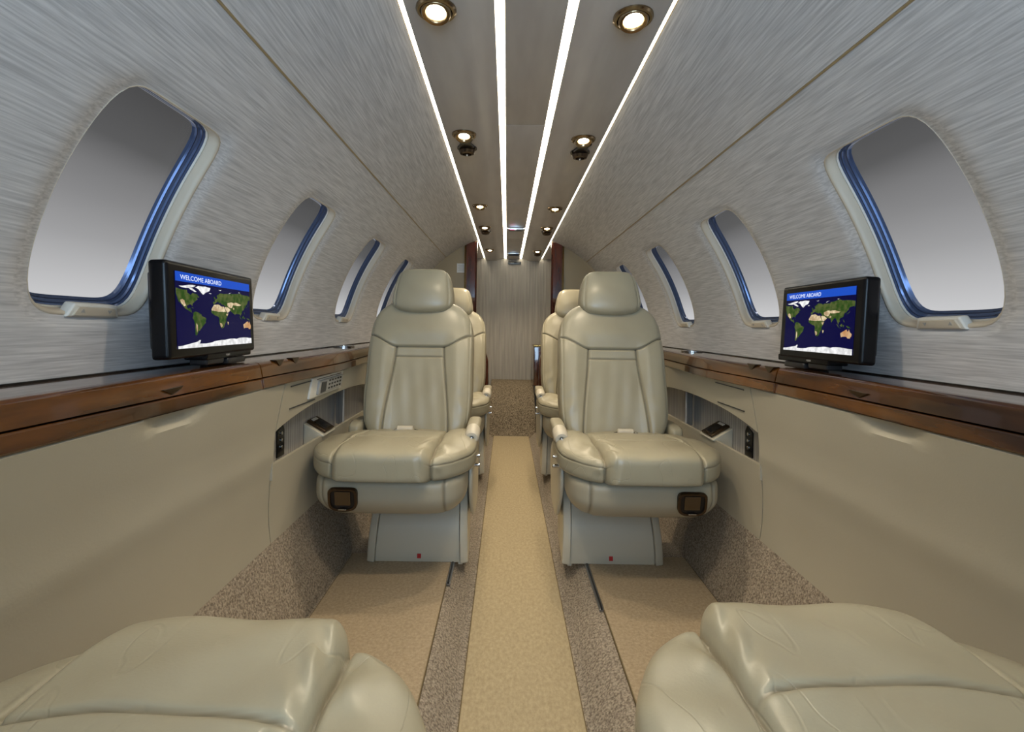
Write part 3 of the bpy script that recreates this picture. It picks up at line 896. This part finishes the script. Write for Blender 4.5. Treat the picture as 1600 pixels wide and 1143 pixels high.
def make_monitor(label, loc, rz, tilt, flip, W_):
    root = tag(empty('monitor', loc, rz), label, 'monitor', 'map display monitors')
    H_, D_ = .176, .032
    hold = Matrix.Rotation(-tilt, 4, 'X')
    hs = MB().box((0, D_ / 2, 0), (W_, D_, H_)).build('housing', M_bezel, root, bevel=.008, seg=4)
    HM = Matrix.Translation((0, 0, .112)) @ hold
    hs.matrix_local = HM
    hb = MB().box((0, D_ + .006, 0), (W_ * .86, .02, H_ * .8)).build('rear_cover', M_dark, root, bevel=.006); hb.matrix_local = HM
    sw_, sh_ = W_ - .046, H_ - .036
    scn = MB().box((0, -.0002, 0), (sw_, .0014, sh_)).build('screen', M_sea, root, smooth=False); scn.matrix_local = HM
    x0, z1 = -sw_ / 2, sh_ / 2
    hd = MB().add([(x0, -.0012, z1), (-x0, -.0012, z1), (-x0, -.0012, z1 - sh_ * .125), (x0, -.0012, z1 - sh_ * .125)], [(0, 1, 2, 3)]).build('header_band', M_head, scn, smooth=False)
    tx = text_mesh('WELCOME ABOARD', 'header_text', sh_ * .062, sw_ * .50, M_txt, scn); tx.location = (x0 + sw_ * .05, -.0016, z1 - sh_ * .098)
    lo0, lo1 = (-128, 150) if flip < 0 else (-128, 158)
    mp = lambda lon, lat: (x0 + (lon - lo0) / (lo1 - lo0) * sw_, z1 - sh_ * .15 - (83 - lat) / 168 * sh_ * .85)
    for li, (kind, polys) in enumerate(LAND.items()):
        bm = bmesh.new()
        import random
        rnd = random.Random(4)
        for poly in polys:
            pts = []
            for i in range(len(poly)):
                a, b_ = poly[i], poly[(i + 1) % len(poly)]
                a = (max(lo0, min(lo1, a[0])), a[1]); b_ = (max(lo0, min(lo1, b_[0])), b_[1])
                if pts and (abs(pts[-1][0] - a[0]) + abs(pts[-1][1] - a[1])) < .3: continue
                pts.append(a)
                if abs(a[0] - b_[0]) + abs(a[1] - b_[1]) > 6 and not (a[0] in (lo0, lo1) and b_[0] == a[0]) and a[1] > -84:
                    mx_, my_ = (a[0] + b_[0]) / 2 + rnd.uniform(-1, 1), (a[1] + b_[1]) / 2 + rnd.uniform(-1, 1)
                    pts.append((max(lo0, min(lo1, mx_)), my_))
            vs = [bm.verts.new((mp(*p)[0], -.0013 - .0002 * li, mp(*p)[1])) for p in pts]
            try: bm.faces.new(vs)
            except Exception: pass
        bmesh.ops.triangulate(bm, faces=bm.faces)
        me = bpy.data.meshes.new('land'); bm.to_mesh(me); bm.free()
        link({'green': 'continents', 'tan': 'sand_pattern', 'orange': 'red_continent', 'ice': 'ice_caps'}[kind], me, LM[kind], scn)
    # stand: flat bar with maker's mark and feet
    MB().box((flip * -.055, .02, .0225), (.20, .045, .016)).build('stand_bar', M_bezel, root, bevel=.004)
    MB().box((flip * -.085, .028, .007), (.085, .06, .014)).build('foot', M_dark, root, bevel=.005)
    MB().box((flip * -.0, .02, .012), (.07, .036, .018)).build('pivot', M_dark, root, bevel=.006)
    mk = text_mesh('rosen', 'mark', .004, .016, M_label, root); mk.location = (flip * -.03, -.0036, .0195)
    return root


# ------------------------------------------------------------------ seats
def make_seat(flip, label):
    """cream leather swivel seat facing -Y; window side is -x when flip is False, aisle side +x"""
    sg = -1 if flip else 1
    root = tag(empty('aircraft_seat'), label, 'seat', 'cream leather cabin seats')

    # --- cushion
    IX0, IX1 = -.152, .136      # insert between these seams

    def cush(P, q):
        x, y, z = P[:, 0].copy(), P[:, 1].copy(), P[:, 2].copy()
        top = sstep(q[:, 2], -.2, .7); front = sstep(-q[:, 1], .3, .95)
        ins = sstep(x, IX0 - .006, IX0 + .024) * (1 - sstep(x, IX1 - .026, IX1 + .006))
        wx = 1 - .10 * sstep(q[:, 1], .1, 1.0) - .05 * front                # narrower to the back
        # plan: front corners rounded
        y2 = y + .042 * np.abs(q[:, 0]) ** 4.2 * front
        y2 -= .020 * ins * front * (1 - .5 * (q[:, 2] < -.6))
        crown = .006 * (1 - q[:, 0] ** 2) * top + .012 * ins * top * sstep(-y, -.12, .22)
        crown += .012 * sstep(x, .12, .19) * top * sstep(y, -.22, .0)       # aisle bolster rises to the arm
        crown += -.030 * sstep(y, -.05, .22) * top
        z2 = z + crown
        # seams of the insert
        sx0 = IX0 + .035 * sstep(y, -.26, .02); sx1 = IX1 - .0 * y
        gr = g(x - sx0, .0045) + g(x - sx1, .0055)
        z2 -= .013 * gr * top; y2 += .012 * gr * front * (1 - top * .6)
        # cross seam behind the front roll
        cy = -.118 + .03 * (x / .2) ** 2
        z2 -= .0045 * g(y - cy, .0038) * top * ins
        # piped seam round the bolsters, halfway down the side
        band = g(q[:, 2] - .30, .045) * (1 - ins)
        z_side = sstep(np.abs(q[:, 0]), .80, .97) + front * (1 - ins)
        y2 += .0025 * band * front; xs_ = -np.sign(x) * .0025 * band * sstep(np.abs(q[:, 0]), .8, .97)
        # gathered folds beside the aisle seam
        fold = g(x - (IX1 + .022), .013) * np.sin((z * 130 + y * 60)) * .0030 * sstep(-y, .04, .18)
        y2 += fold * front; z2 += fold * top
        fold = g(x - (IX1 - .022), .016) * np.sin((z * 70 - y * 110 + x * 150)) * .0025 * sstep(-y, .05, .18)
        y2 += fold * front; z2 += fold * top
        z2 -= .010 * g(x - (IX1 + .008), .012) * g(y + .20, .05) * top
        # broad dents
        z2 += .0025 * np.sin(x * 38 + y * 21) * np.sin(y * 33) * top
        mask = (g(x - sx0, .0022) + g(x - sx1, .0026)) * np.maximum(top, front) + g(y - cy, .0022) * top * ins + g(q[:, 2] - .30, .022) * (1 - ins) * z_side
        return np.stack([x * wx + xs_, y2, z2 + .360], 1), mask * .8
    soft('seat_cushion', (200, 170, 44), (.247, .262, .046), 4.6, cush, M_crease, root, flip)

    # --- skirt under the cushion
    def skirt(P, q):
        x, y, z = P[:, 0].copy(), P[:, 1].copy(), P[:, 2].copy()
        dn = sstep(-q[:, 2], -.2, 1.0)
        x = x * (1 - .10 * dn ** 1.8); y = y + .035 * dn ** 1.5 * sstep(-q[:, 1], 0, 1) + .035 * np.abs(q[:, 0]) ** 7 * sstep(-q[:, 1], .3, .95)
        gr = g(x - .165, .0035) + g(x + .178 - .02 * dn, .0035)
        y += .005 * gr * sstep(-q[:, 1], .5, .9)
        return np.stack([x, y, z + .270], 1), gr * .7 * sstep(-q[:, 1], .5, .9)
    soft('skirt', (120, 60, 30), (.222, .240, .062), 7, skirt, M_panel_seat, root, flip)

    # --- ashtray / pocket in the skirt, window side
    pk = empty('ashtray'); pk.parent = root; pk.location = (sg * -.113, -.243, .273)
    pk.rotation_euler = (math.radians(9), 0, 0)
    out = []
    for i in range(48):
        a = 2 * PI * i / 48; c_, s_ = math.cos(a), math.sin(a)
        n_ = 6 if s_ > 0 else 3
        r = (abs(c_) ** n_ + abs(s_) ** n_) ** (-1 / n_); out.append((r * c_, r * s_))
    fr = lambda k, y: [(u * .041 * k, y, v * .034 * k) for u, v in out]
    MB().loft([fr(1.0, .006), fr(1.0, -.003), fr(.95, -.006), fr(.82, -.005), fr(.80, .0)], caps=False).build('ashtray_rim', M_bronze, pk)
    MB().add(fr(.82, -.0005), [tuple(range(48))]).build('ashtray_bowl', M_black, pk)
    MB().prism([(-.022, -.016), (.022, -.016), (.022, .024), (-.022, .024)], lambda u, v, d: Vector((u, d, v)), -.004, .0).build('wood_flap', M_amber, pk, bevel=.002)
    MB().box((0, -.007, -.026), (.022, .004, .003)).build('catch', M_chrome, pk, bevel=.001)

    # --- pedestal: curved front plate between two cheeks
    def ped_y(z): return -.045 + .055 * (z / .19) ** 1.6 + .010 * math.sin(z / .19 * PI) * -1
    bx = sg * .062
    zs = np.linspace(.009, .225, 18)
    MB().loft([[(bx - .125 - .012 * (.2 - z) * 4, ped_y(z), z), (bx + .125 + .012 * (.2 - z) * 4, ped_y(z), z), (bx + .125, .17, z), (bx - .125, .17, z)] for z in zs]).build('pedestal', M_shell, root)
    for s_ in (-1, 1):
        MB().loft([[(bx + s_ * (.128 + .010 * (.2 - z) * 4), ped_y(z) - .012, z), (bx + s_ * (.152 + .012 * (.2 - z) * 4), ped_y(z) - .004, z), (bx + s_ * .150, .18, z), (bx + s_ * .128, .18, z)] for z in zs]).build('pedestal_cheek', M_shell, root, bevel=.005)
    MB().box((bx - sg * -.005, ped_y(.03) - .002, .028), (.012, .003, .013), Matrix.Rotation(-.1, 3, 'X')).build('red_tag', M_red, root)

    # --- backrest, modelled upright then leaned back
    lean = math.radians(17)

    def back(P, q):
        x, y, z = P[:, 0].copy(), P[:, 1].copy(), P[:, 2].copy()
        c = q[:, 2]
        wf = cin(c, [-1, -.9, -.7, -.4, 0, .4, .60, .74, .86, .95, 1.0], [.80, .86, .955, 1.0, 1.0, .995, .985, .965, .91, .81, .70])
        x = x * wf
        fr_ = sstep(-q[:, 1], .25, .85)
        # side bolsters stand proud below the shoulder seam
        zl = z
        seam_x = .123 - .035 * sstep(zl, -.20, .10)          # insert half width, wider at the foot
        seam_x = .118 - .030 * sstep(zl, -.24, .12)
        ax = np.abs(x)
        low = 1 - sstep(zl, .06, .16)
        bol = sstep(ax, .085, .14) * low
        y -= .014 * bol * fr_
        y += .009 * fr_ * g(x, .13) * low
        y -= .010 * fr_ * (1 - low) * (1 - (ax / .2) ** 2)
        # shoulder yoke seam: flat in the middle, rising to the sides
        yz = .092 + .048 * sstep(ax, .082, .20)
        gy = g(zl - yz, .0038)
        gv = g(ax - seam_x, .0040) * (1 - sstep(zl, .09, .097))
        gh = g(zl - .055, .0032) * (1 - sstep(ax, seam_x - .004, seam_x))
        y += (.008 * gy + .008 * gv + .0045 * gh) * fr_
        # piping round the rim
        y += .005 * g(q[:, 0] ** 8 + np.abs(c) ** 14 * .6 - .62, .05) * sstep(-q[:, 1], .1, .4)
        # soft vertical folds in the insert and bolsters
        y += .0007 * (np.sin(x * 120 + zl * 14) + np.sin(x * 61 - zl * 22 + 1)) * g(zl + .08, .14) * fr_ * low
        y += .0012 * np.sin(zl * 90 + ax * 60) * g(ax - .17, .04) * fr_ * g(zl + .12, .06)
        z2 = z + .27
        yy = y + .01
        Y_ = yy * math.cos(lean) + z2 * math.sin(lean); Z_ = z2 * math.cos(lean) - yy * math.sin(lean)
        mask = (g(zl - yz, .0020) + g(ax - seam_x, .0020) * (1 - sstep(zl, .09, .097)) + .8 * g(zl - .055, .0018) * (1 - sstep(ax, seam_x - .004, seam_x))) * fr_
        return np.stack([x + .012, Y_ + .165, Z_ + .318], 1), mask * .85
    soft('backrest', (190, 44, 230), (.198, .062, .285), 5.0, back, M_leather, root, flip)

    def head(P, q):
        x, y, z = P[:, 0].copy(), P[:, 1].copy(), P[:, 2].copy()
        c = q[:, 2]
        x = x * cin(c, [-1, -.6, 0, .6, 1], [1.0, 1.03, .99, .90, .82])
        y -= .018 * sstep(-q[:, 1], .2, .9) * (1 - q[:, 0] ** 2) * g(c + .1, .8)
        z -= .014 * (1 - q[:, 0] ** 2) * sstep(-c, .3, 1)
        y += .005 * g(np.abs(q[:, 0]) - .86, .03) * sstep(-q[:, 1], .2, .6)
        z2 = z + .588
        yy = y - .022
        Y_ = yy * math.cos(lean) + z2 * math.sin(lean); Z_ = z2 * math.cos(lean) - yy * math.sin(lean)
        return np.stack([x + .012, Y_ + .165, Z_ + .318], 1)
    soft('headrest', (80, 36, 50), (.114, .058, .083), 5.5, head, M_leather, root, flip)

    # --- arm on the aisle side: leather pad, end cap and button
    arm = empty('armrest'); arm.parent = root; arm.location = (sg * .228, -.015, .415)

    def armd(P, q):
        x, y, z = P[:, 0].copy(), P[:, 1].copy(), P[:, 2].copy()
        z = z - .0 + .02 * y
        x = x * (1 - .1 * sstep(-q[:, 1], .5, 1))
        return np.stack([x, y + .105, z - .004], 1)
    soft('arm_pad', (24, 70, 24), (.023, .085, .024), 4.0, armd, M_leather, arm, False)
    MB().lathe([(.001, -.020), (.018, -.019), (.023, -.012), (.024, .0), (.024, .05)], (0, -.012, -.010), Matrix.Rotation(-PI / 2 + .15, 3, 'X'), n=32).build('end_cap', M_plastic, arm)
    MB().lathe([(.001, -.006), (.005, -.005), (.007, .0)], (0, -.032, -.012), Matrix.Rotation(-PI / 2 + .15, 3, 'X'), n=20).build('release_button', M_chrome, arm)
    MB().lathe([(.0095, -.002), (.0095, .004)], (0, -.033, -.012), Matrix.Rotation(-PI / 2 + .15, 3, 'X'), n=20, cap0=False).build('button_collar', M_chrome, arm)
    # window-side short arm
    def arm2(P, q): return np.stack([P[:, 0] - .200, P[:, 1] + .21, P[:, 2] + .375], 1)
    soft('window_armrest', (20, 40, 24), (.026, .09, .038), 4.0, arm2, M_leather, root, flip)
    # side shroud, aisle side, with its hinge pins
    def shr(P, q):
        x, y, z = P[:, 0].copy(), P[:, 1].copy(), P[:, 2].copy()
        y = y * (1 - .45 * sstep(-q[:, 2], -.3, 1)) - .02 * q[:, 2]
        return np.stack([x + .228, y + .10, z + .232], 1)
    soft('side_shroud', (12, 50, 50), (.010, .17, .115), 4.0, shr, M_shell, root, flip)
    for zz_ in (.315, .345):
        MB().lathe([(.006, 0), (.006, .018), (.004, .02)], (sg * .236, -.035, zz_), Matrix.Rotation(sg * PI / 2, 3, 'Y'), n=16).build('hinge_pin', M_chrome, root)
    MB().box((sg * .226, -.032, .33), (.014, .03, .055)).build('hinge_bracket', M_black, root, bevel=.003)
    # foot fairing by the track
    MB().prism([(-.05, .0), (.20, .0), (.20, .10), (.10, .14), (.03, .10), (-.02, .04)], lambda u, v, d: Vector((sg * (.198 + d), u, v + .003)), -.008, .008).build('track_fairing', M_shell, root, bevel=.004)
    # seat belt lying on the cushion
    bl = empty('seat_belt'); bl.parent = root; bl.location = (sg * -.008, .085, .392)
    def bel(P, q): return P
    MB().lathe([(.004, -.03), (.0115, -.028), (.012, .02), (.0115, .024), (.004, .026)], (0, 0, .008), Matrix.Rotation(PI / 2, 3, 'Y') @ Matrix.Rotation(.0, 3, 'X'), n=24).build('belt_pad', M_plastic, bl)
    MB().box((sg * -.033, 0, .006), (.012, .03, .008)).build('buckle', M_chrome, bl, bevel=.002)
    MB().tube([(.03 * sg, .0, .006), (.045 * sg, -.004, .003), (.04 * sg, -.018, .000), (.01 * sg, -.022, .0), (-.02 * sg, -.020, .0)], .0035, 8).build('webbing', M_dark, bl)
    return root


M_panel_seat = mat('skirt_leather', (.37, .34, .26), .38)
for m__ in (M_leather, M_crease, M_panel_seat): seam_tint(m__)

seatL = make_seat(False, 'cream leather seat facing the camera left of the aisle, ashtray in full view')
seatR = make_seat(True, 'cream leather seat facing the camera right of the aisle, ashtray in full view')
index_kids()
seatL.location = (-.380, 1.59, 0)
seatR.location = (.362, 1.59, 0)
for src, loc, rz, lab in (
        (seatL, (-.372, 2.52, 0), 0, 'cream leather seat mostly hidden behind the left camera-facing seat'),
        (seatR, (.362, 2.52, 0), 0, 'cream leather seat mostly hidden behind the right camera-facing seat'),
        (seatR, (-.347, .306, 0), PI, 'cream seat cushion in the lower left corner, turned away from the camera'),
        (seatL, (.327, .352, 0), PI, 'cream seat cushion in the lower right corner, turned away from the camera')):
    c = copy_tree(src); c.location = loc; c.rotation_euler = (0, 0, rz); c['label'] = lab
    if rz:
        for ch in list(bpy.data.objects):
            if ch.parent == c and ch.name.split('.')[0] in ('backrest', 'headrest', 'armrest', 'window_armrest'): ch.location.y += .19

# ------------------------------------------------------------------ place monitors
# left: from (-.66, .85) to (-.635, 1.11); right mirrored, a touch further on
make_monitor('black monitor with world map on the left ledge', (-.648, 1.015, .6685), math.radians(95), math.radians(3), -1, .345)
make_monitor('black monitor with world map on the right ledge', (.655, 1.10, .6685), math.radians(-91), math.radians(3), 1, .295)
